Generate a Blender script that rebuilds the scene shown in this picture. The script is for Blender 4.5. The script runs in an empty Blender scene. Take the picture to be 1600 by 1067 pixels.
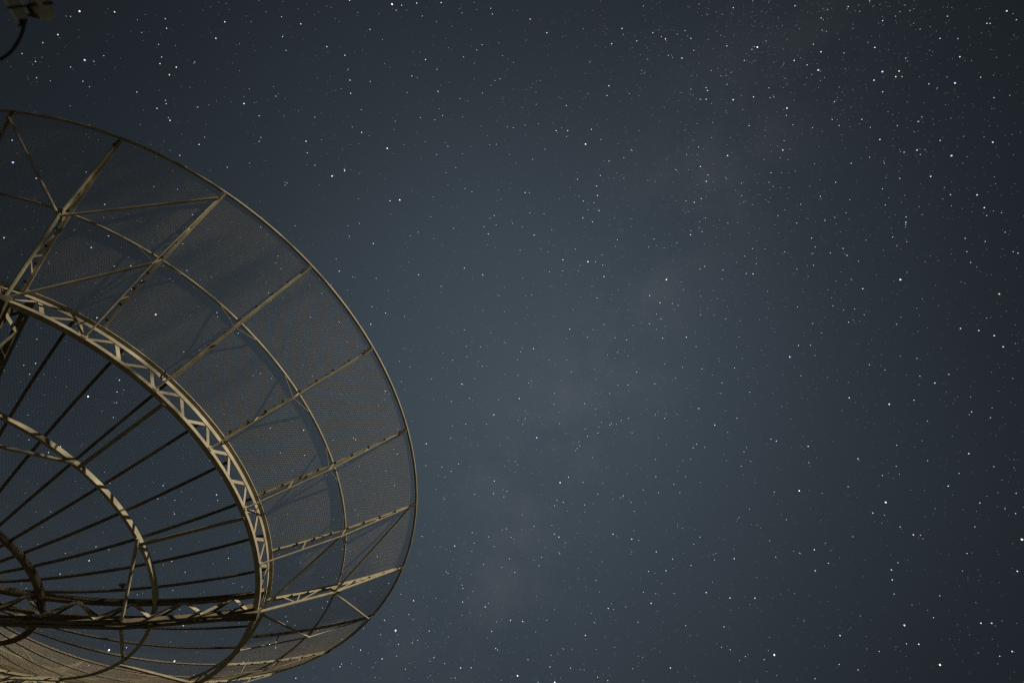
import bpy, math, random
import numpy as np
from mathutils import Matrix, Vector

random.seed(7)
rng = np.random.default_rng(11)
S = bpy.context.scene
COL = S.collection
rad = math.radians

# ------------------------------------------------------------------ camera
PITCH = rad(48.0)
CAM_Z = 1.6
FPX = 838.47                      # focal length in pixels of a 1600 px wide frame
cam_d = bpy.data.cameras.new('camera')
cam = bpy.data.objects.new('camera', cam_d)
COL.objects.link(cam)
cam.location = (0, 0, CAM_Z)
cam.rotation_euler = (rad(90) + PITCH, 0, 0)
cam_d.sensor_width = 36.0
cam_d.lens = 36.0 * FPX / 1600.0
cam_d.clip_start = 0.05
cam_d.clip_end = 20000
cam_d.dof.use_dof = True
cam_d.dof.focus_distance = 60.0
cam_d.dof.aperture_fstop = 2.2
S.camera = cam

# camera axes (x right, y down, z forward) -> world
FWD = Vector((0, math.cos(PITCH), math.sin(PITCH)))
UPC = Vector((0, -math.sin(PITCH), math.cos(PITCH)))
RGT = Vector((1, 0, 0))
C2W = Matrix(((RGT.x, -UPC.x, FWD.x), (RGT.y, -UPC.y, FWD.y), (RGT.z, -UPC.z, FWD.z)))

def look(px, py):
    """direction in the sky seen at a point of the 1600 x 1067 picture"""
    return (C2W @ Vector(((px - 800) / FPX, (py - 533.5) / FPX, 1.0))).normalized()

# dish frame (x, y in the aperture plane, z along the axis) -> world
def rotvec(v):
    v = Vector(v)
    return Matrix.Rotation(v.length, 3, v.normalized())
D2C = rotvec((0.29406266, 0.30739573, -1.17725084))
DISH_R = C2W @ D2C
VERTEX = C2W @ Vector((-7.93232942, 3.28130108, 7.43592725)) + Vector((0, 0, CAM_Z))
DISH = Matrix.Translation(VERTEX) @ DISH_R.to_4x4()

# ------------------------------------------------------------------ world: night sky
MW_A, MW_B = look(690, 1000), look(1130, 260)
MW_N = MW_A.cross(MW_B).normalized()
W = bpy.data.worlds.new('World')
S.world = W
W.use_nodes = True
nt = W.node_tree
nt.nodes.clear()
def N(t, tree=None, **kw):
    n = (tree or nt).nodes.new(t)
    for k, v in kw.items():
        setattr(n, k, v)
    return n
def L(a, b, tree=None):
    (tree or nt).links.new(a, b)
def M(op, a, b=None, c=None, tree=None):
    n = N('ShaderNodeMath', tree, operation=op)
    for i, x in enumerate((a, b, c)):
        if x is None:
            continue
        if isinstance(x, (int, float)):
            n.inputs[i].default_value = x
        else:
            L(x, n.inputs[i], tree)
    return n.outputs[0]
tc = N('ShaderNodeTexCoord')
dirv = tc.outputs['Generated']
def dot(v, vec):
    n = N('ShaderNodeVectorMath', operation='DOT_PRODUCT')
    L(v, n.inputs[0])
    n.inputs[1].default_value = vec
    return n.outputs['Value']
band = dot(dirv, MW_N)
# warp of the band's middle line
nz0 = N('ShaderNodeTexNoise'); nz0.inputs['Scale'].default_value = 2.2; nz0.inputs['Detail'].default_value = 3
L(dirv, nz0.inputs['Vector'])
bandw = M('ADD', band, M('MULTIPLY', M('SUBTRACT', nz0.outputs['Fac'], 0.5), 0.22))
frame_mid = dot(dirv, look(825, 570))      # broad mid-frame glow; its fall-off stands in for lens darkening at the edges
wide = M('POWER', 2.718, M('MULTIPLY', M('SUBTRACT', 1.0, frame_mid), -2.0 / 0.62 ** 2))
narrow = M('POWER', 2.718, M('MULTIPLY', M('MULTIPLY', bandw, bandw), -70.0))
nz1 = N('ShaderNodeTexNoise'); nz1.inputs['Scale'].default_value = 7.0; nz1.inputs['Detail'].default_value = 6; nz1.inputs['Roughness'].default_value = 0.62
L(dirv, nz1.inputs['Vector'])
clump = M('MULTIPLY', M('MULTIPLY', narrow, wide), M('MAXIMUM', M('MULTIPLY', M('SUBTRACT', nz1.outputs['Fac'], 0.40), 3.2), 0.0))
# skyglow of the far town: brighter towards the ground
zen = dot(dirv, (0, 0, 1))
hor = M('POWER', M('SUBTRACT', 1.0, M('MAXIMUM', M('MINIMUM', zen, 1.0), 0.0)), 1.3)
nz2 = N('ShaderNodeTexNoise'); nz2.inputs['Scale'].default_value = 1.6; nz2.inputs['Detail'].default_value = 2
L(dirv, nz2.inputs['Vector'])
lum = M('ADD', M('ADD', 0.0045, M('MULTIPLY', M('POWER', hor, 1.8), M('MAXIMUM', M('MULTIPLY_ADD', dot(dirv, (1, 0, 0)), -0.040, 0.020), 0.0))), M('MULTIPLY', wide, 0.064))
lum = M('MULTIPLY', lum, M('ADD', 0.86, M('MULTIPLY', nz2.outputs['Fac'], 0.28)))
glow = N('ShaderNodeVectorMath', operation='SCALE'); glow.inputs[0].default_value = (0.74, 1.00, 1.26)
L(lum, glow.inputs['Scale'])
milk = N('ShaderNodeVectorMath', operation='SCALE'); milk.inputs[0].default_value = (0.0230, 0.0215, 0.0215)
L(clump, milk.inputs['Scale'])
addv = N('ShaderNodeVectorMath', operation='ADD')
L(glow.outputs[0], addv.inputs[0]); L(milk.outputs[0], addv.inputs[1])
bg = N('ShaderNodeBackground'); bg.inputs['Strength'].default_value = 1.0
L(addv.outputs[0], bg.inputs['Color'])
L(bg.outputs[0], N('ShaderNodeOutputWorld').inputs['Surface'])

# ------------------------------------------------------------------ the one distant light
SUN_K, SUN_E = 2.55, 25.0          # azimuth in rib spacings, height above the dish plane
a = rad(15 * SUN_K)
sdir = DISH_R @ Vector((math.cos(rad(SUN_E)) * math.cos(a), math.cos(rad(SUN_E)) * math.sin(a), math.sin(rad(SUN_E))))
sl = bpy.data.lights.new('sun', 'SUN')
sl.energy = 3.0
sl.angle = rad(0.9)
sl.color = (1.0, 0.86, 0.60)
sun = bpy.data.objects.new('sun', sl)
COL.objects.link(sun)
sun.rotation_euler = sdir.to_track_quat('Z', 'Y').to_euler()
print('light elevation', math.degrees(math.asin(sdir.z)), 'vertex', VERTEX, 'axis', DISH_R.col[2])

vs = S.view_settings
vs.view_transform = 'Standard'
vs.look = 'None'
vs.exposure = 0.0
vs.gamma = 1.0
vs.use_curve_mapping = False
S.cycles.use_denoising = False
S.cycles.max_bounces = 4
S.cycles.pixel_filter_type = 'BLACKMAN_HARRIS'
S.cycles.filter_width = 1.3

# ------------------------------------------------------------------ materials
def paint(name, c1, c2, rough=0.55, scale=6.0, rust=None, metallic=0.0):
    m = bpy.data.materials.new(name)
    m.use_nodes = True
    t = m.node_tree
    b = t.nodes['Principled BSDF']
    tcn = N('ShaderNodeTexCoord', t)
    n1 = N('ShaderNodeTexNoise', t); n1.inputs['Scale'].default_value = scale; n1.inputs['Detail'].default_value = 7; n1.inputs['Roughness'].default_value = 0.65
    L(tcn.outputs['Object'], n1.inputs['Vector'], t)
    r = N('ShaderNodeValToRGB', t)
    r.color_ramp.elements[0].position = 0.36; r.color_ramp.elements[0].color = (*c1, 1)
    r.color_ramp.elements[1].position = 0.62; r.color_ramp.elements[1].color = (*c2, 1)
    L(n1.outputs['Fac'], r.inputs['Fac'], t)
    out = r.outputs['Color']
    if rust:
        n2 = N('ShaderNodeTexNoise', t); n2.inputs['Scale'].default_value = scale * 2.3; n2.inputs['Detail'].default_value = 9; n2.inputs['Roughness'].default_value = 0.72
        L(tcn.outputs['Object'], n2.inputs['Vector'], t)
        rr = N('ShaderNodeValToRGB', t)
        rr.color_ramp.elements[0].position = 0.60; rr.color_ramp.elements[0].color = (0, 0, 0, 1)
        rr.color_ramp.elements[1].position = 0.70; rr.color_ramp.elements[1].color = (1, 1, 1, 1)
        L(n2.outputs['Fac'], rr.inputs['Fac'], t)
        mx = N('ShaderNodeMix', t, data_type='RGBA')
        L(rr.outputs['Color'], mx.inputs['Factor'], t)
        L(out, mx.inputs[6], t)
        mx.inputs[7].default_value = (*rust, 1)
        out = mx.outputs[2]
    L(out, b.inputs['Base Color'], t)
    b.inputs['Roughness'].default_value = rough
    b.inputs['Metallic'].default_value = metallic
    bp = N('ShaderNodeBump', t); bp.inputs['Strength'].default_value = 0.15; bp.inputs['Distance'].default_value = 0.004
    L(n1.outputs['Fac'], bp.inputs['Height'], t)
    L(bp.outputs['Normal'], b.inputs['Normal'], t)
    return m
STEEL = paint('painted_steel', (0.36, 0.33, 0.26), (0.50, 0.46, 0.37), 0.55, 5.0, (0.20, 0.13, 0.08))
STEEL2 = paint('weathered_steel', (0.30, 0.27, 0.20), (0.44, 0.40, 0.31), 0.6, 7.0, (0.16, 0.10, 0.06))
STEEL_SHADE = paint('shade_darkened_steel', (0.10, 0.088, 0.066), (0.19, 0.165, 0.125), 0.65, 6.0, (0.08, 0.05, 0.035))  # steel copy darkened to carry the shade on beams, inner ribs, innermost ring
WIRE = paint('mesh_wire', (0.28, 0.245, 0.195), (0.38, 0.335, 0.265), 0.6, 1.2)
WIRE_DIM = paint('dimmed_mesh_wire', (0.12, 0.105, 0.08), (0.19, 0.165, 0.125), 0.65, 1.6)  # inner netting wire, darkened in colour so the far side looks less lit
DARK = paint('dark_clips', (0.04, 0.038, 0.035), (0.09, 0.08, 0.07), 0.7, 20.0)
RUBBER = paint('cable_rubber', (0.012, 0.012, 0.013), (0.022, 0.022, 0.024), 0.5, 30.0)
GREYBOX = paint('grey_housing', (0.34, 0.42, 0.46), (0.46, 0.54, 0.58), 0.6, 9.0)
PALEBOX = paint('olive_housing', (0.50, 0.49, 0.42), (0.66, 0.64, 0.55), 0.5, 14.0)
STRIP = paint('pale_strip', (0.68, 0.70, 0.68), (0.80, 0.82, 0.80), 0.5, 8.0)
GALV = paint('galvanised', (0.22, 0.22, 0.22), (0.34, 0.34, 0.33), 0.45, 11.0, None, 0.3)
CONC = paint('concrete', (0.22, 0.21, 0.20), (0.34, 0.33, 0.31), 0.9, 3.0)
GRASS = paint('dark_ground', (0.018, 0.022, 0.012), (0.042, 0.038, 0.026), 0.95, 0.8)

# ------------------------------------------------------------------ mesh helpers
class MB:
    def __init__(self):
        self.v, self.f = [], []
    def add(self, vs, fs):
        o = len(self.v)
        self.v += [tuple(p) for p in vs]
        self.f += [tuple(i + o for i in q) for q in fs]
    def bar(self, P, Q, w, h, up=(0, 0, 1), ox=0.0, oy=0.0):
        """box from P to Q, w across, h along up, shifted by ox / oy"""
        P, Q = Vector(P), Vector(Q)
        t = (Q - P).normalized()
        s = t.cross(Vector(up))
        if s.length < 1e-5:
            s = t.cross(Vector((1, 0, 0)))
        s.normalize()
        u = s.cross(t)
        ring = [s * (ox + sx * w / 2) + u * (oy + sy * h / 2) for sx, sy in ((-1, -1), (1, -1), (1, 1), (-1, 1))]
        self.add([P + r for r in ring] + [Q + r for r in ring],
                 [(0, 1, 5, 4), (1, 2, 6, 5), (2, 3, 7, 6), (3, 0, 4, 7), (3, 2, 1, 0), (4, 5, 6, 7)])
    def angle(self, P, Q, leg1, leg2, t=0.008, up=(0, 0, 1), side=1):
        """L profile: leg1 along up, leg2 sideways at its lower end"""
        self.bar(P, Q, t, leg1, up)
        self.bar(P, Q, leg2, t, up, ox=side * (leg2 / 2 + t / 2 - 0.0006), oy=-leg1 / 2 + t / 2 + 0.0007)
    def tube(self, pts, r, n=8, cap=True):
        pts = [Vector(p) for p in pts]
        rings = []
        u = None
        for i, p in enumerate(pts):
            t = (pts[min(i + 1, len(pts) - 1)] - pts[max(i - 1, 0)]).normalized()
            if u is None:
                u = t.orthogonal().normalized()
            u = (u - t * u.dot(t)).normalized()
            w = t.cross(u)
            rr = r[i] if isinstance(r, (list, tuple)) else r
            rings.append([p + (u * math.cos(2 * math.pi * k / n) + w * math.sin(2 * math.pi * k / n)) * rr for k in range(n)])
        vs = [q for g in rings for q in g]
        fs = []
        for i in range(len(pts) - 1):
            for k in range(n):
                fs.append((i * n + k, i * n + (k + 1) % n, (i + 1) * n + (k + 1) % n, (i + 1) * n + k))
        if cap:
            fs.append(tuple(range(n - 1, -1, -1)))
            fs.append(tuple((len(pts) - 1) * n + k for k in range(n)))
        self.add(vs, fs)
    def sweep(self, prof, n=144, closed=True, a0=0.0, a1=2 * math.pi):
        """closed (r, z) profile turned about the axis"""
        m = len(prof)
        cnt = n if closed else n + 1
        vs = []
        for i in range(cnt):
            t = a0 + (a1 - a0) * i / n
            vs += [(r * math.cos(t), r * math.sin(t), z) for r, z in prof]
        fs = []
        for i in range(n):
            j = (i + 1) % cnt
            for k in range(m):
                fs.append((i * m + k, j * m + k, j * m + (k + 1) % m, i * m + (k + 1) % m))
        self.add(vs, fs)
    def plate(self, pts, thick, nrm):
        nrm = Vector(nrm).normalized() * (thick / 2)
        n = len(pts)
        vs = [Vector(p) - nrm for p in pts] + [Vector(p) + nrm for p in pts]
        fs = [tuple(range(n - 1, -1, -1)), tuple(range(n, 2 * n))]
        fs += [(i, (i + 1) % n, n + (i + 1) % n, n + i) for i in range(n)]
        self.add(vs, fs)
    def mesh(self, name, mat, smooth=False):
        me = bpy.data.meshes.new(name)
        me.from_pydata(self.v, [], self.f)
        me.materials.append(mat)
        me.update()
        if smooth:
            me.polygons.foreach_set('use_smooth', [True] * len(me.polygons))
        return me

def put(name, me, parent=None, mat=None):
    o = bpy.data.objects.new(name, me)
    COL.objects.link(o)
    if parent is not None:
        o.parent = parent
    if mat is not None:
        o.matrix_basis = mat
    return o
def copy(src, parent, mat=None):
    c = src.copy()
    COL.objects.link(c)
    c.parent = parent
    c.matrix_basis = mat if mat is not None else src.matrix_basis.copy()
    return c
def tree_copy(src, parent, mat):
    c = copy(src, parent, mat)
    for ch in src.children:
        copy(ch, c)
    return c
def tag(o, label, cat, group=None):
    o['label'] = label
    o['category'] = cat
    if group:
        o['group'] = group
def RZ(deg):
    return Matrix.Rotation(rad(deg), 4, 'Z')

# ------------------------------------------------------------------ ground
g = MB()
xs = np.concatenate([-np.geomspace(3000, 6, 14), np.linspace(-4, 4, 5), np.geomspace(6, 3000, 14)])
vid = {}
for i, x in enumerate(xs):
    for j, y in enumerate(xs):
        vid[i, j] = len(g.v)
        g.v.append((x, y, 0.03 * math.sin(x * 0.7) * math.cos(y * 0.5) if max(abs(x), abs(y)) < 60 else 0.0))
for i in range(len(xs) - 1):
    for j in range(len(xs) - 1):
        g.f.append((vid[i, j], vid[i + 1, j], vid[i + 1, j + 1], vid[i, j + 1]))
ground = put('ground', g.mesh('ground', GRASS))
ground['kind'] = 'structure'

# ------------------------------------------------------------------ the mesh dish
F = 3.197
R = 6.0
RM = 5.009            # ring half way out
RT, ZT = 4.038, 0.977  # ring truss: radius, height of its lower chord
RI, RC = 2.720, 1.395  # inner rings
def zm(r):
    return r * r / (4 * F)
def cyl(r, k, z):
    t = rad(15 * k)
    return Vector((r * math.cos(t), r * math.sin(t), z))

root = bpy.data.objects.new('radio_dish', None)
COL.objects.link(root)
root.location = (VERTEX.x, VERTEX.y, 0)
tag(root, 'large wire mesh radio dish on a pale steel lattice frame seen from below', 'radio dish')
REL = Matrix.Translation((-VERTEX.x, -VERTEX.y, 0)) @ DISH      # dish frame seen from the root

# --- wire mesh panels (hexagonal netting, one panel between two ribs)
def panel(name, r0, r1, half, cell, wr, mat):
    rs = np.linspace(0, 6.1, 600)
    arc = np.concatenate([[0], np.cumsum(np.hypot(np.diff(rs), np.diff(rs * rs / (4 * F))))])
    s0, s1 = np.interp([r0, r1], rs, arc)
    aa = cell / math.sqrt(3)
    vmax = r1 * half
    ni = int((vmax * 2) / cell) + 60
    nj = int((s1 - s0) / (1.5 * aa)) + 4
    I, J = np.meshgrid(np.arange(-ni, ni + 1), np.arange(-2, nj), indexing='ij')
    cx = I * cell + (J % 2) * cell / 2
    cy = s0 + J * 1.5 * aa
    A = np.stack([cx, cy + aa], -1)
    B = np.stack([cx + cell / 2, cy + aa / 2], -1)
    Cc = np.stack([cx + cell / 2, cy - aa / 2], -1)
    Dd = np.stack([cx - cell / 2, cy + aa / 2], -1)
    P = np.concatenate([A.reshape(-1, 2), B.reshape(-1, 2), A.reshape(-1, 2)])
    Q = np.concatenate([B.reshape(-1, 2), Cc.reshape(-1, 2), Dd.reshape(-1, 2)])
    def ok(p):
        r = np.interp(p[:, 1], arc, rs)
        return (p[:, 1] >= s0 - 1e-6) & (p[:, 1] <= s1 + 0.01) & (np.abs(p[:, 0]) <= r * half + 0.012)
    k = ok(P) & ok(Q)
    P, Q = P[k], Q[k]
    def m3(p):
        r = np.interp(p[:, 1], arc, rs)
        t = p[:, 0] / np.maximum(r, 1e-3)
        # netting bellies a little between its fixings
        z = r * r / (4 * F) + 0.004 * np.sin(p[:, 1] * 9.0) * np.cos(t / half * 1.5)
        return np.stack([r * np.cos(t), r * np.sin(t), z], -1), np.stack([-r / (2 * F) * np.cos(t), -r / (2 * F) * np.sin(t), np.ones_like(r)], -1)
    P3, nP = m3(P)
    Q3, _ = m3(Q)
    nP /= np.linalg.norm(nP, axis=1)[:, None]
    T = Q3 - P3
    T /= np.linalg.norm(T, axis=1)[:, None] + 1e-12
    Bn = np.cross(T, nP)
    offs = []
    for q in range(3):
        an = 2 * math.pi * q / 3 + 0.5
        offs.append((nP * math.cos(an) + Bn * math.sin(an)) * wr)
    n = len(P3)
    V = np.stack([P3 + offs[0], P3 + offs[1], P3 + offs[2], Q3 + offs[0], Q3 + offs[1], Q3 + offs[2]], 1).reshape(-1, 3)
    base = (np.arange(n) * 6)[:, None]
    Fq = np.concatenate([base + np.array([[0, 1, 4, 3]]), base + np.array([[1, 2, 5, 4]]), base + np.array([[2, 0, 3, 5]])])
    me = bpy.data.meshes.new(name)
    me.vertices.add(len(V)); me.vertices.foreach_set('co', V.ravel())
    me.loops.add(Fq.size); me.loops.foreach_set('vertex_index', Fq.ravel().astype(np.int32))
    me.polygons.add(len(Fq)); me.polygons.foreach_set('loop_start', (np.arange(len(Fq)) * 4).astype(np.int32))
    me.materials.append(mat)
    me.update(calc_edges=True)
    return me
WR = 0.0022
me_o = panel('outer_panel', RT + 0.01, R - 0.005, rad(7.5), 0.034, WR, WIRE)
me_i = panel('inner_panel', 0.40, RT, rad(5.0), 0.044, 0.0016, WIRE_DIM)
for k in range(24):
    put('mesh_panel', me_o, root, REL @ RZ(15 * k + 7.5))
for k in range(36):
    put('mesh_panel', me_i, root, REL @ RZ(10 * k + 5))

# --- rim and the ring half way out
b = MB()
def ringtube(r, z, rr, n=192):
    b.sweep([(r + rr * math.cos(t), z + rr * math.sin(t)) for t in [2 * math.pi * i / 10 for i in range(10)]], n)
ringtube(R, zm(R) - 0.006, 0.023)
put('rim', b.mesh('rim', STEEL, True), root, REL)
b = MB(); ringtube(RM, zm(RM) - 0.0215, 0.018)
put('middle_ring', b.mesh('middle_ring', STEEL, True), root, REL)

# --- ring truss
H = zm(RT)
b = MB()      # upper chord: upright leg, outward flange under the netting and a lip
b.sweep([(RT - 0.004, H - 0.090), (RT + 0.006, H - 0.090), (RT + 0.006, H - 0.030), (RT + 0.046, H - 0.013), (RT + 0.052, H - 0.013), (RT + 0.052, H - 0.002), (RT - 0.004, H - 0.020)])
ring = put('ring_truss', b.mesh('ring_truss', STEEL), root, REL)
b = MB()      # lower chord
b.sweep([(RT - 0.075, ZT - 0.022), (RT + 0.006, ZT - 0.022), (RT + 0.006, ZT + 0.024), (RT - 0.004, ZT + 0.024), (RT - 0.004, ZT - 0.012), (RT - 0.075, ZT - 0.012)])
put('lower_chord', b.mesh('lower_chord', STEEL), ring)
dg = {}
for s in (0, 1):
    b = MB()
    lo, hi = cyl(RT - 0.011, 0.030, ZT + 0.008), cyl(RT - 0.011, 0.240, H - 0.070)
    if s:
        lo, hi = cyl(RT - 0.011, -0.030, ZT + 0.008), cyl(RT - 0.011, -0.240, H - 0.070)
    b.bar(lo, hi, 0.046, 0.012, up=(1, 0, 0))
    dg[s] = b.mesh('diagonal', STEEL)
for j in range(48):
    for s in (0, 1):
        put('diagonal', dg[s], ring, RZ(7.5 * j))
b = MB()
b.plate([cyl(RT + 0.014, -0.035, ZT - 0.012), cyl(RT + 0.014, 0.035, ZT - 0.012), cyl(RT + 0.014, 0.022, ZT + 0.045), cyl(RT + 0.014, -0.022, ZT + 0.045)], 0.008, (1, 0, 0))
gm = b.mesh('gusset', STEEL2)
for k in range(24):
    put('gusset', gm, ring, RZ(15 * k))

# --- outer ribs
def build_rib(main):
    leg = 0.055 if main else 0.036
    b = MB()
    rs = [RT + 0.02 + (R - RT - 0.03) * i / 10 for i in range(11)]
    for r0, r1 in zip(rs[:-1], rs[1:]):
        sl = Vector((-r0 / (2 * F), 0, 1))
        b.angle((r0, 0, zm(r0) - leg / 2 - 0.004), (r1 + 0.002, 0, zm(r1) - leg / 2 - 0.004), leg, leg * 0.9, 0.007, sl, -1)
    rib = put('rib', b.mesh('rib', STEEL), root, REL)
    zb = zm(RM) - 0.194
    ins = (RT, 0, ZT + 0.01); mid = (RM, 0, zb); rim = (R - 0.05, 0, zm(R - 0.05) - 0.055)
    b = MB()
    br = 0.024 if main else 0.0130
    b.tube([ins, mid], br, 8); b.tube([mid, rim], br * 0.85, 8)
    put('back_chord', b.mesh('back_chord', STEEL, False), rib)
    def back(r):
        if r <= RM:
            f = (r - RT) / (RM - RT); return ZT + 0.01 + f * (zb - ZT - 0.01)
        f = (r - RM) / (R - 0.05 - RM); return zb + f * (rim[2] - zb)
    posts = [(4.50, 4.52), (RM + 0.01, RM - 0.01), (5.46, 5.44)]
    if main:
        posts += [(4.28, 4.50), (4.76, 4.54), (5.24, 5.02), (5.24, 5.42), (5.62, 5.46), (5.72, 5.72)]
    for ra, rb in posts:
        b = MB()
        b.bar((ra, 0, zm(ra) - leg), (rb, 0, back(rb)), 0.020, 0.012, up=(0, 1, 0))
        put('post', b.mesh('post', STEEL), rib)
    b = MB()
    rr = 4.16
    while rr < 5.92:
        b.bar((rr, -0.014, zm(rr) - leg - 0.004), (rr + 0.026, -0.014, zm(rr + 0.026) - leg - 0.004), 0.040, 0.012)
        rr += 0.218
    cl = put('clips', b.mesh('clips', DARK), rib)
    cl['kind'] = 'stuff'
    b = MB()      # end bracket under the rim
    b.plate([(R - 0.085, 0, zm(R - 0.085) - 0.09), (R + 0.01, 0, zm(R) - 0.055), (R + 0.01, 0, zm(R) + 0.004), (R - 0.09, 0, zm(R - 0.09) - 0.004)], 0.030, (0, 1, 0))
    put('rim_bracket', b.mesh('rim_bracket', DARK), rib)
    if not main:
        for s in (-1, 1):
            b = MB()
            b.tube([cyl(RM, s * 0.25, zm(RM) - 0.04), cyl(RM, 0, zb + 0.01)], 0.008, 6)
            put('stay_wire', b.mesh('stay_wire', GALV), rib)
    else:
        b = MB()
        b.plate([(RM - 0.09, 0.0, zb - 0.02), (RM + 0.10, 0, zb + 0.04), (RM + 0.02, 0, zb + 0.11), (RM - 0.06, 0, zb + 0.06)], 0.05, (0, 1, 0))
        put('gusset', b.mesh('gusset', STEEL2), rib)
        for s in (-1, 1):
            b = MB()
            b.tube([mid, cyl(R - 0.07, s, zm(R - 0.07) - 0.07)], 0.018, 8)
            put('brace', b.mesh('brace', STEEL), rib)
            b = MB()
            b.tube([ins, cyl(RM, s, zb - 0.005)], 0.020, 8)
            put('brace', b.mesh('brace', STEEL), rib)
    return rib
rib_a, rib_m = build_rib(False), build_rib(True)
rib_a.matrix_basis = REL @ RZ(15)
for k in range(2, 24):
    if k % 6:
        tree_copy(rib_a, root, REL @ RZ(15 * k))
for k in (6, 12, 18):
    tree_copy(rib_m, root, REL @ RZ(15 * k))

# --- inner ribs lying under the netting
b = MB()
rs = [0.42 + (RT - 0.44) * i / 14 for i in range(15)]
for r0, r1 in zip(rs[:-1], rs[1:]):
    b.angle((r0, 0, zm(r0) - 0.018), (r1 + 0.002, 0, zm(r1) - 0.018), 0.018, 0.033, 0.007, (-r0 / (2 * F), 0, 1), -1)
me_ir = b.mesh('inner_rib', STEEL_SHADE)
for j in range(36):
    if j % 9:
        put('inner_rib', me_ir, root, REL @ RZ(10 * j))

# --- inner rings
def hoop(r, z, h, w, t=0.010):
    b = MB()
    b.sweep([(r - w, z - h), (r, z - h), (r, z), (r - t, z), (r - t, z - h + t), (r - w, z - h + t)], 108)
    return b
put('inner_ring', hoop(RI, zm(RI) - 0.040, 0.062, 0.055).mesh('inner_ring', STEEL), root, REL)
put('inner_ring', hoop(RC, zm(RC) - 0.040, 0.055, 0.09).mesh('inner_ring', STEEL_SHADE), root, REL)

# --- main beams: box trusses from the hub to the ring truss
def low(r):
    return ZT - 0.02 + (r - RT) * 0.494 if r > 2.44 else 0.168 + (r - 2.44) * 0.325
def build_beam():
    b = MB()
    rs = [0.45 + (RT - 0.47) * i / 12 for i in range(13)]
    for s in (-1, 1):
        for r0, r1 in zip(rs[:-1], rs[1:]):
            up = (-r0 / (2 * F), 0, 1)
            b.angle((r0, s * 0.19, zm(r0) - 0.045), (r1 + 0.002, s * 0.19, zm(r1) - 0.045), 0.075, 0.06, 0.009, up, s)
    beam = put('main_beam', b.mesh('main_beam', STEEL_SHADE), root, REL)
    b = MB()
    for s in (-1, 1):
        for p, q in ((RT - 0.01, 2.44), (2.44, 0.45)):
            b.angle((p, s * 0.075, low(p)), (q, s * 0.075, low(q)), 0.060, 0.055, 0.009, (0, 0, 1), -s)
    put('lower_chord', b.mesh('lower_chord', STEEL_SHADE), beam)
    nod = [0.6, 0.9, 1.2, 1.5, 1.8, 2.12, 2.44, 2.74, 3.04, 3.34, 3.64, 3.90]
    for s in (-1, 1):
        for i in range(len(nod) - 1):
            p, q = nod[i], nod[i + 1]
            b = MB()
            A, B_ = ((p, s * 0.19, zm(p) - 0.08), (q, s * 0.085, low(q) + 0.02))
            if i % 2:
                A, B_ = ((p, s * 0.085, low(p) + 0.02), (q, s * 0.19, zm(q) - 0.08))
            b.bar(A, B_, 0.045, 0.010, up=(0, 1, 0))
            put('diagonal', b.mesh('diagonal', STEEL), beam)
    for i in range(len(nod) - 1):
        p, q = nod[i], nod[i + 1]
        b = MB()
        sg = 1 if i % 2 else -1
        b.bar((p, sg * 0.185, zm(p) - 0.086), (q, -sg * 0.185, zm(q) - 0.086), 0.036, 0.008)
        put('lacing_bar', b.mesh('lacing_bar', STEEL_SHADE), beam)
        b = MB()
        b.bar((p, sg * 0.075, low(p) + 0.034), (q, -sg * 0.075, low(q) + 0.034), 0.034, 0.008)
        put('lacing_bar', b.mesh('lacing_bar', STEEL_SHADE), beam)
    b = MB()      # corner plate where the beam meets the ring
    b.plate([(RT - 0.36, 0, low(RT - 0.36) - 0.03), (RT + 0.03, 0, ZT - 0.065), (RT + 0.05, 0, ZT + 0.05), (RT - 0.12, 0, ZT + 0.07), (RT - 0.34, 0, low(RT - 0.34) + 0.05)], 0.19, (0, 1, 0))
    put('corner_plate', b.mesh('corner_plate', STEEL_SHADE), beam)
    for s in (-1, 1):
        b = MB()
        b.tube([(2.44, s * 0.07, low(2.44)), cyl(RI, s * 2.05, zm(RI) - 0.10)], 0.024, 8)
        put('strut', b.mesh('strut', STEEL), beam)
    return beam
beam = build_beam()
for k in (6, 12, 18):
    tree_copy(beam, root, REL @ RZ(15 * k))
# struts from the inner ring out to the ring truss
for base in (0, 6, 12, 18):
    for dk in (2.0 + 0.20, 4.0 + 0.12):
        b = MB()
        b.angle(cyl(RI, dk, zm(RI) - 0.10), cyl(RT - 0.03, dk + 0.02, ZT - 0.03), 0.05, 0.045, 0.008, (0, 0, 1), 1)
        put('strut', b.mesh('strut', STEEL2), root, REL @ RZ(15 * base))
# stay from main beam to ring truss beside it
b = MB()
b.tube([cyl(3.55, 0.02, low(3.55)), cyl(RT, -1.5, ZT)], 0.016, 8)
put('strut', b.mesh('strut', STEEL), root, REL)

# --- hub and mount
b = MB()
b.sweep([(0.001, -0.02), (0.50, -0.02), (0.50, -0.07), (0.43, -0.07), (0.40, -0.60), (0.56, -0.60), (0.56, -0.72), (0.001, -0.72)], 40)
put('hub', b.mesh('hub', STEEL2), root, REL)
hubw = REL @ Vector((0, 0, -0.95))
axis = DISH_R.col[2].normalized()
b = MB()
b.sweep([(0.001, hubw.z - 1.0), (0.42, hubw.z - 1.0), (0.42, hubw.z - 1.3), (0.34, hubw.z - 1.32), (0.55, 0.85), (0.62, 0.85), (0.62, 0.75), (0.001, 0.75)], 24)
put('pedestal', b.mesh('pedestal', STEEL2, False), root, Matrix.Translation((hubw.x, hubw.y, 0)))
b = MB()
b.sweep([(0.001, 0.76), (1.15, 0.76), (1.2, 0.70), (1.25, -0.2), (0.001, -0.2)], 8)
put('plinth', b.mesh('plinth', CONC), root, Matrix.Translation((hubw.x, hubw.y, 0)))
side = Vector((0, 0, 1)).cross(axis).normalized()
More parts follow.
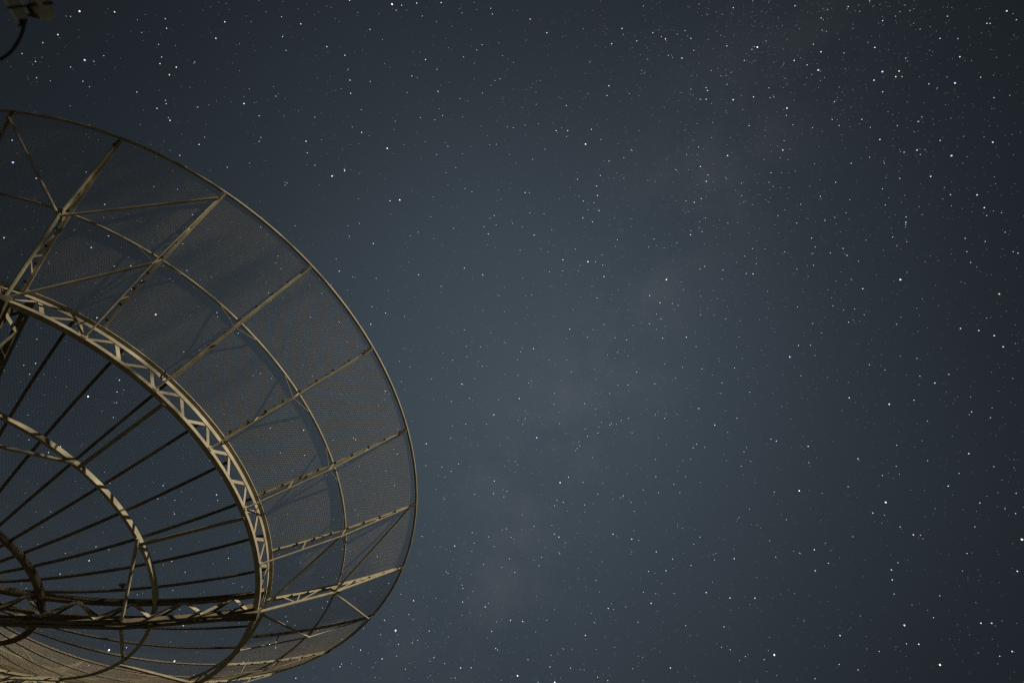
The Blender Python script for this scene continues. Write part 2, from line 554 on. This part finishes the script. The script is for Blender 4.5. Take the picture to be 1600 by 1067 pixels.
for s in (-1, 1):
    b = MB()
    p0 = hubw + side * (0.33 * s) + Vector((0, 0, -1.05))
    b.bar(p0, hubw + side * (0.33 * s) + Vector((0, 0, 0.16)), 0.14, 0.34, up=side.cross(Vector((0, 0, 1))))
    put('yoke_arm', b.mesh('yoke_arm', STEEL2), root)
b = MB()
b.tube([hubw - side * 0.50, hubw + side * 0.50], 0.085, 16)
b.bar(hubw - axis * 0.2, hubw + axis * 0.30, 0.36, 0.36, up=side)
put('trunnion', b.mesh('trunnion', STEEL2), root)

# small dark clump caught in the netting
b = MB()
ico_p = REL @ cyl(2.29, 5.25, zm(2.29) + 0.0)
for i in range(26):
    c = Vector((random.gauss(0, 0.014), random.gauss(0, 0.014), random.gauss(0, 0.014)))
    d = Vector((random.uniform(-1, 1), random.uniform(-1, 1), random.uniform(-1, 1))).normalized()
    e = d.orthogonal().normalized()
    b.plate([c + d * 0.028, c + e * 0.020, c - d * 0.028, c - e * 0.020], 0.004, d.cross(e))
nest = put('leaf_clump', b.mesh('leaf_clump', DARK))
nest.matrix_world = Matrix.Translation(Matrix.Translation(root.location) @ ico_p)
tag(nest, 'small dark clump of dead leaves caught in the netting above the lower main beam', 'leaf clump')

# ------------------------------------------------------------------ pole fixture in the top left corner, near the camera
def at(px, py, d):
    return cam.location + look(px, py) * d
fx = bpy.data.objects.new('lamp_post', None)
COL.objects.link(fx)
tag(fx, 'blurred grey fixture with a round pale head and a looping black cable near the camera', 'lamp post')
D0 = 2.6
head = at(40, -10, D0)
pole_xy = at(-260, -120, 3.0)
fx.location = (pole_xy.x, pole_xy.y, 0)
INV = Matrix.Translation(-fx.location)
def fpart(name, b, mat, smooth=False, parent=fx):
    return put(name, b.mesh(name, mat, smooth), parent, INV if parent is fx else None)
b = MB(); b.tube([(pole_xy.x, pole_xy.y, -0.2), (pole_xy.x, pole_xy.y, 2.5), (pole_xy.x, pole_xy.y, pole_xy.z + 0.6)], [0.065, 0.055, 0.045], 14)
fpart('pole', b, GALV, True)
b = MB(); b.tube([(pole_xy.x, pole_xy.y, pole_xy.z + 0.45), at(-60, -90, 2.75), at(10, -60, D0 + 0.05)], 0.022, 10)
fpart('arm', b, GALV, True)
# flat grey box with two pale edge strips, its end towards the lower right
A0, A1 = at(2, -32, D0), at(36, 30, D0)
nv = look(20, 0)
acr = (A1 - A0).cross(nv).normalized()
b = MB(); b.bar(A0, A1, 0.034, 0.022, up=nv)
box = fpart('housing', b, GREYBOX)
for s in (-1, 1):
    b = MB(); b.bar(A0, A1 - (A1 - A0).normalized() * (0.012 if s > 0 else -0.012), 0.009, 0.026, up=nv, ox=s * 0.0195)
    put('edge_strip', b.mesh('edge_strip', STRIP), box)
b = MB()
q0 = A0.lerp(A1, 0.66)
b.bar(q0, q0 + (A1 - A0).normalized() * 0.006, 0.050, 0.030, up=nv)
put('band', b.mesh('band', DARK), box)
b = MB(); b.tube([at(34, 22, D0), at(37, 32, D0), at(33, 40, D0), at(28, 39, D0)], [0.008, 0.010, 0.009, 0.004], 10)
fpart('cable_gland', b, RUBBER, True)
b = MB(); b.tube([at(42, 12, D0), at(49, 22, D0), at(56, 24, D0), at(60, 16, D0), at(52, 4, D0)], [0.010, 0.013, 0.012, 0.010, 0.011], 10)
fpart('bracket', b, DARK, True)
# round head
b = MB()
hc = at(67, 13, D0)
ax = (at(78, 32, D0) - at(58, -10, D0)).normalized()
prof = [(z * 0.66, r * 0.62) for z, r in [(-0.060, 0.012), (-0.055, 0.036), (-0.035, 0.046), (0.0, 0.050), (0.022, 0.047), (0.040, 0.036), (0.050, 0.018), (0.053, 0.004)]]
b.tube([hc + ax * z for z, r in prof], [r for z, r in prof], 20)
hd = fpart('lamp_head', b, PALEBOX, True)
b = MB()
u = ax.orthogonal().normalized(); w = ax.cross(u)
b.tube([hc - ax * 0.012 + (u * math.cos(t) + w * math.sin(t)) * 0.031 for t in [2 * math.pi * i / 24 for i in range(25)]], 0.0045, 6, False)
put('collar', b.mesh('collar', DARK, True), hd)
b = MB(); b.tube([at(50, -14, D0), at(56, -2, D0), at(62, 6, D0 - 0.05)], [0.012, 0.014, 0.008], 10)
fpart('knuckle', b, PALEBOX, True)
# cable loop
pts = [(44, 8), (42, 20), (39.5, 32), (37, 44), (33, 56), (28, 66), (21, 77), (12, 86), (2, 92.5), (-10, 96), (-26, 97), (-50, 92), (-90, 70), (-140, 20), (-200, -50)]
b = MB(); b.tube([at(x, y, D0 + 0.01 + 0.02 * max(0, -x) / 30) for x, y in pts], 0.0046, 10)
fpart('cable', b, RUBBER, True)

# ------------------------------------------------------------------ tall tree, unseen, added behind the camera to shade the dish
LV = Vector((0, 0, 1)).cross(sdir).normalized()
LW = sdir.cross(LV)
tc0 = VERTEX + sdir * 20.0 + LV * -5.15 + LW * -1.0
tree = bpy.data.objects.new('unseen_shade_tree', None)
COL.objects.link(tree)
tree.location = (tc0.x, tc0.y, 0)
tag(tree, 'tall broadleaf tree added unseen behind the camera to shade one side of the dish', 'tree')
BARK = paint('bark', (0.06, 0.05, 0.04), (0.13, 0.11, 0.09), 0.9, 9.0)
LEAF = paint('leaf', (0.035, 0.055, 0.018), (0.07, 0.10, 0.035), 0.6, 2.0)
hz = tc0.z
b = MB()
b.tube([(0, 0, -0.3), (0.05, 0.05, 0.4), (0.1, 0, 3), (0, 0.15, 6.5), (-0.1, 0.1, 10), (0.05, 0, hz), (0, 0, hz + 3.5)], [0.55, 0.42, 0.34, 0.27, 0.20, 0.13, 0.03], 12)
for i in range(16):
    z0 = 5.5 + i * 0.72
    an = i * 2.4
    ln = 3.6 * math.sin(min(1.0, 0.35 + (i / 15) * 0.65) * math.pi * 0.9) + 0.8
    p0 = Vector((0, 0.1, z0)); d = Vector((math.cos(an), math.sin(an), 0.55))
    b.tube([p0, p0 + d * ln * 0.5 + Vector((0, 0, 0.2)), p0 + d * ln + Vector((0, 0, 0.1))], [0.11, 0.07, 0.02], 7)
put('trunk', b.mesh('trunk', BARK, True), tree)
b = MB()
for c in range(300):
    while True:
        q = Vector((random.uniform(-1, 1), random.uniform(-1, 1), random.uniform(-1, 1)))
        if 0.15 < q.length < 1:
            break
    cc = Vector((0, 0, hz)) + LV * q.x * 4.3 + LW * q.y * 7.0 + sdir * q.z * 3.0
    rc = random.uniform(0.45, 0.95)
    for i in range(50):
        c0 = cc + Vector((random.gauss(0, 0.5), random.gauss(0, 0.5), random.gauss(0, 0.38))) * rc
        d = Vector((random.uniform(-1, 1), random.uniform(-1, 1), random.uniform(-0.8, 0.5))).normalized()
        e = d.cross(Vector((random.uniform(-1, 1), random.uniform(-1, 1), random.uniform(-1, 1)))).normalized()
        n_ = d.cross(e) * 0.03
        b.add([c0 - d * 0.13, c0 + e * 0.075 + n_, c0 + d * 0.15, c0 - e * 0.075 + n_], [(0, 1, 2), (0, 2, 3)])
put('crown', b.mesh('crown', LEAF), tree)

# ------------------------------------------------------------------ stars
def star_mat(name, col, st):
    m = bpy.data.materials.new(name)
    m.use_nodes = True
    t = m.node_tree
    t.nodes.clear()
    e = N('ShaderNodeEmission', t)
    e.inputs['Color'].default_value = (*col, 1)
    e.inputs['Strength'].default_value = st
    L(e.outputs[0], N('ShaderNodeOutputMaterial', t).inputs['Surface'], t)
    m.cycles.emission_sampling = 'NONE'
    return m
SKY_R = 4000.0
sky = bpy.data.objects.new('sky', None)
COL.objects.link(sky)
sky['kind'] = 'structure'
def octa(mat):
    b = MB()
    s = 1.15
    b.add([(s, 0, 0), (-s, 0, 0), (0, s, 0), (0, -s, 0), (0, 0, s), (0, 0, -s)],
          [(0, 2, 4), (2, 1, 4), (1, 3, 4), (3, 0, 4), (2, 0, 5), (1, 2, 5), (3, 1, 5), (0, 3, 5)])
    return b.mesh('star', mat)
TINT = {'w': (0.90, 0.97, 1.0), 'b': (0.55, 0.55, 1.0), 'r': (1.0, 0.62, 0.60), 'y': (1.0, 0.92, 0.78)}
SM = {}
for t, c in TINT.items():
    for cl, st in ((1, 0.62), (2, 0.95), (3, 1.5)):
        SM[t + str(cl)] = octa(star_mat('star_' + t + str(cl), c, st))
# brightest stars: tile origin, then x, y (four per picture pixel), class and tint
T = {
 (0, 0): '498 72 r3;717 76 w2;363 218 w2;223 385 w1;530 376 b3;442 420 w1;1405 138 w2;1349 241 w2;1010 357 w1;1000 399 w2;1102 421 w2;1059 468 w2;1217 389 w1;1525 648 b3;981 678 b2;1063 753 w2;1236 670 w1;1124 971 b2;1244 903 w2;77 876 b2;82 1015 b3;856 576 w1;519 509 w1;229 487 w1;139 336 w1;269 268 w1;1035 628 w1;1420 1045 w1',
 (0, 160): '27 836 r2;225 469 b2;671 824 b2;565 895 w2;533 430 w1;526 493 w1;647 630 w1;951 520 w1;1189 694 w1;1130 873 w1;707 1011 w1',
 (0, 400): '962 361 w3;600 381 w2;545 866 w3;738 765 w2;1345 374 w1;1534 383 w1;148 673 w1;1136 590 w1;700 995 w1;229 512 w1',
 (0, 600): '1338 681 w2;1370 576 w1;1345 716 w1;1078 799 w1;180 342 w1;1080 715 w1;975 706 w1;720 113 w1',
 (0, 800): '558 300 w2;113 356 w1;682 858 w3;1090 928 w3;1146 705 w2;1428 286 w1;1512 463 w1;1066 835 w1;682 231 w1;1157 372 w1',
 (300, 600): '690 283 w2;1194 43 w2;1010 341 w2;1246 401 w1;1250 624 w1;484 270 w1;831 562 w1',
 (300, 800): '229 286 w1;544 694 w2;587 471 w1;587 651 w1;1272 736 w3;1188 912 w2;1383 549 w1;1158 275 w1;1410 797 w1;523 842 w2;1588 370 w1',
 (400, 0): '850 28 w3;585 3 w2;1004 21 w2;1157 18 w2;280 151 w2;442 293 w2;556 347 w2;587 502 w2;592 584 w2;1059 374 w2;1137 572 w2;820 927 w3;660 828 w2;313 883 w2;368 733 w1;124 602 w1;1118 749 w1;1166 723 w1;1275 617 w1;1412 281 w1;1525 494 w1;160 106 w1;553 1063 w2;1501 902 w1;1129 966 w1;1569 794 w1;870 758 w1;1027 735 w1;31 859 w1;20 883 w1;1466 54 w1;576 434 w1;714 510 w1',
 (800, 0): '218 206 w2;113 121 w2;687 180 w2;622 275 w2;820 40 w1;879 206 b2;958 244 w2;932 230 w1;1532 296 w3;1498 310 w1;1061 364 w2;1135 316 w1;1212 549 b2;1221 567 w2;1212 621 w2;1381 624 b3;1508 606 w2;605 537 w2;732 587 w1;276 817 w2;348 817 w2;340 853 w1;459 901 w3;496 809 w2;698 986 w1;1346 973 b3;1177 1041 w2;1118 558 w1;1090 965 w1;1342 528 w1;81 783 w1;207 932 w1;129 996 w1;976 347 w1;8 799 w1',
 (1200, 0): '313 439 b3;714 449 b3;1167 520 b3;118 676 b3;163 379 w2;330 325 w2;283 278 w1;474 332 w1;666 298 w2;661 502 w2;818 445 w2;797 480 w2;836 480 w1;938 760 b2;1074 878 b2;1145 973 b3;698 872 w2;930 938 w2;807 786 w1;634 983 w1;1197 356 y2;1490 70 w2;1550 125 y1;1403 889 w2;92 938 w2;444 785 w1;400 747 w1;36 607 w1;12 611 w1;114 722 w1;331 114 w1;1004 525 w1;1327 484 w1;1410 611 w1;1120 103 w1;634 8 w1;1386 148 y1;1366 148 y1',
 (400, 267): '475 33 w3;898 182 w3;837 187 w2;733 454 w2;520 626 w2;1302 607 w2;1416 648 w2;1016 648 w2;810 887 w2;717 957 w2;725 847 w1;182 90 w1;194 77 w1;1451 394 w2;1425 348 w1;1500 337 w1;964 405 w1;647 328 w1;1014 383 w1;604 662 w1;751 671 w1;501 551 w1;555 1 w2;1301 993 w1;1468 1010 w1;244 342 w1;1461 296 w1;1349 130 w1;1306 111 w1;519 942 w1;341 913 w1;138 532 w1;125 574 w1',
 (800, 267): '82 136 w2;109 136 w1;528 95 w2;533 154 w2;511 199 w1;543 248 w2;442 295 w2;502 318 w2;138 401 w2;318 555 w2;474 567 w3;575 660 w2;562 524 w1;964 679 w3;924 823 w2;860 778 w2;1001 828 w1;902 892 w1;1138 197 w2;1213 66 w2;1505 643 w2;1115 399 w2;1117 373 w1;1089 1038 w2;940 1044 w2;361 988 w2;234 630 w1;414 624 w1;757 965 w1;1332 924 w1;1177 898 w1;123 774 w1;853 476 w1;200 267 w1;111 263 w1;50 495 w1;1311 675 w1;1434 154 w1;1208 293 w1;1348 326 w1;3 328 w1;472 1038 w1',
 (1200, 267): '826 679 w3;591 735 w2;1015 35 w2;822 47 w1;1305 150 w2;1350 230 w2;1201 983 w2;1316 996 w2;1412 1028 w2;1443 768 w2;860 321 w2;859 335 w1;279 515 w1;104 506 w1;732 213 w1;600 898 w1;405 842 w1;279 952 w1;802 957 w1;1230 421 w1;1480 383 w1;1241 504 w1;1530 504 w1;179 326 w1;204 208 w1;1365 279 w1;31 97 w1;564 563 w1;519 677 w1;540 862 w1;335 1011 w1;183 850 w1;284 589 w1;389 512 w1',
 (600, 534): '954 597 b3;264 635 w2;689 867 w2;1100 877 w3;1152 843 w2;1064 320 w1;845 353 w2;686 454 w2;486 263 w2;934 42 w2;567 229 w1;534 351 w1;1493 963 w1;1543 1000 w1;361 781 w1;416 601 w1;515 28 w1;295 231 w1;428 114 w1;376 980 w1;1256 545 w1;1335 948 w1;1062 389 w1;883 477 w1;867 514 w1;1097 509 w1;838 208 w1;1170 187 w1;1409 321 w1;1207 664 w1;1195 679 w1;61 670 w1;65 895 w1;566 950 w1',
 (1000, 534): '935 93 b3;387 167 b2;989 22 w2;1064 20 w1;1005 211 w1;367 415 w2;467 518 w2;548 564 w1;851 618 w2;1050 651 w2;1054 754 w1;1360 728 w2;994 928 w3;838 936 w1;1306 348 w2;1556 388 b3;649 685 w1;95 733 w1;1534 1000 w3;1513 833 w1;1299 903 w1;1452 1066 b2;95 453 w1;350 29 w1;1432 142 w1;1529 175 w1;264 158 w1;221 226 w1;211 888 w1;285 841 w1',
 (1200, 534): '1041 256 w2;1128 202 w1;948 213 w1;1253 696 w2;1409 777 w1;996 741 w1;1125 898 w2;1468 30 w2;800 775 w1;803 644 w1;1193 819 w1;929 102 w1;1549 943 w1;1388 472 w1;1479 1039 w1;995 493 w1',
 (500, 800): '473 737 w3;1492 153 w2;841 209 w2;789 370 w2;891 558 w2;1032 589 w2;1190 673 w2;1266 679 w2;585 550 w2;611 798 w2;388 912 w2;254 858 w2;1234 1018 w3;1466 1060 w3;879 969 w2;1022 324 w1;1368 331 w1;1053 152 w1;637 148 w1;951 126 w1;1110 857 w1;1520 851 w1;1299 918 w1;778 942 w1;556 635 w1;711 906 w1;1565 970 w1;844 1032 w1;1497 257 w1;1531 190 w1;963 191 w1;379 762 w1;533 977 w1;1087 213 w1;1164 102 w1',
 (900, 800): '501 245 w2;348 166 w2;231 135 w2;562 363 w2;988 288 w2;961 533 w2;1117 534 w2;1494 363 w2;1488 232 w2;1238 888 w3;590 969 w2;58 766 w2;201 598 w2;469 566 w2;774 153 w1;735 197 w1;718 330 w1;813 499 w2;612 505 w1;420 497 w1;1313 45 w1;865 296 w1;685 705 w1;1247 278 w1;135 1027 w1;963 855 w1;1175 917 w1;392 174 w1;1492 1036 w1;125 423 w1;387 684 y1',
 (1200, 800): '851 703 b3;907 139 w2;824 90 w1;770 358 w2;775 420 w2;1329 690 w2;1396 690 w2;1073 950 y3;1524 866 w2;941 821 w2;694 866 w1;449 767 w2;444 947 w1;1585 168 w3;1556 366 w2;1242 255 w1;1291 89 w1;1033 655 w1;1072 519 w1;787 508 w1;864 818 w1;562 981 w1;1545 6 w1;654 4 b2;811 313 w1;951 141 w1;1446 896 w1;529 151 w1',
}
seen = set()
px_m = SKY_R / FPX          # size of one picture pixel at the distance of the stars, near the middle
for (ox, oy), s in T.items():
    sc = 3.9525 if ox in (0, 300) and oy in (160, 400, 600) and (ox, oy) != (0, 0) else 3.9975
    for e in s.split(';'):
        x, y, c = e.split()
        x = ox + float(x) / sc; y = oy + float(y) / sc
        key = (round(x / 3), round(y / 3))
        if key in seen:
            continue
        seen.add(key)
        cl = int(c[1])
        d = look(x, y)
        o = put('star', SM[c], sky)
        o.location = d * SKY_R
        st = 1.0 / d.dot(FWD)           # a star's image has the same size all over the frame
        rr = px_m * {1: 0.62, 2: 0.78, 3: 1.08}[cl] * random.uniform(0.93, 1.07)
        o.scale = (rr, rr, rr)
        o.rotation_euler = (random.random(), random.random(), random.random())

# faint stars over the whole vault, thicker along the Milky Way
nf = 34000
cand = rng.normal(size=(nf * 5, 3)); cand /= np.linalg.norm(cand, axis=1)[:, None]
cand = cand[cand[:, 2] > 0.02]
bd = cand @ np.array(MW_N)
pr = 0.20 + 0.45 * np.exp(-(bd / 0.36) ** 2) + 0.28 * np.exp(-(bd / 0.14) ** 2)
cand = cand[rng.random(len(cand)) < pr][:nf]
nf = len(cand)
mag = np.clip(0.050 * rng.random(nf) ** -0.60, 0, 0.7)
rr = px_m * (0.55 + 0.12 * mag)
oc = np.array([(1, 0, 0), (-1, 0, 0), (0, 1, 0), (0, -1, 0), (0, 0, 1), (0, 0, -1)]) * 1.15
V = (cand[:, None, :] * SKY_R * 1.01 + oc[None] * rr[:, None, None]).reshape(-1, 3)
tri = np.array([(0, 2, 4), (2, 1, 4), (1, 3, 4), (3, 0, 4), (2, 0, 5), (1, 2, 5), (3, 1, 5), (0, 3, 5)])
Ft = (np.arange(nf)[:, None, None] * 6 + tri[None]).reshape(-1, 3)
me = bpy.data.meshes.new('faint_stars')
me.vertices.add(len(V)); me.vertices.foreach_set('co', V.ravel())
me.loops.add(Ft.size); me.loops.foreach_set('vertex_index', Ft.ravel().astype(np.int32))
me.polygons.add(len(Ft)); me.polygons.foreach_set('loop_start', (np.arange(len(Ft)) * 3).astype(np.int32))
me.update(calc_edges=True)
at_ = me.color_attributes.new('brightness', 'FLOAT_COLOR', 'POINT')
tint = np.stack([0.74 + 0.2 * rng.random(nf), 0.95 + 0 * mag, 1.00 + 0.16 * rng.random(nf)], 1) * mag[:, None] * 1.25
colr = np.concatenate([np.repeat(tint, 6, 0), np.ones((nf * 6, 1))], 1)
at_.data.foreach_set('color', colr.astype(np.float32).ravel())
fm = bpy.data.materials.new('faint_star')
fm.use_nodes = True
t = fm.node_tree
t.nodes.clear()
va = N('ShaderNodeVertexColor', t); va.layer_name = 'brightness'
e = N('ShaderNodeEmission', t)
L(va.outputs['Color'], e.inputs['Color'], t)
L(e.outputs[0], N('ShaderNodeOutputMaterial', t).inputs['Surface'], t)
fm.cycles.emission_sampling = 'NONE'
me.materials.append(fm)
fs = put('faint_stars', me, sky)
fs['kind'] = 'stuff'
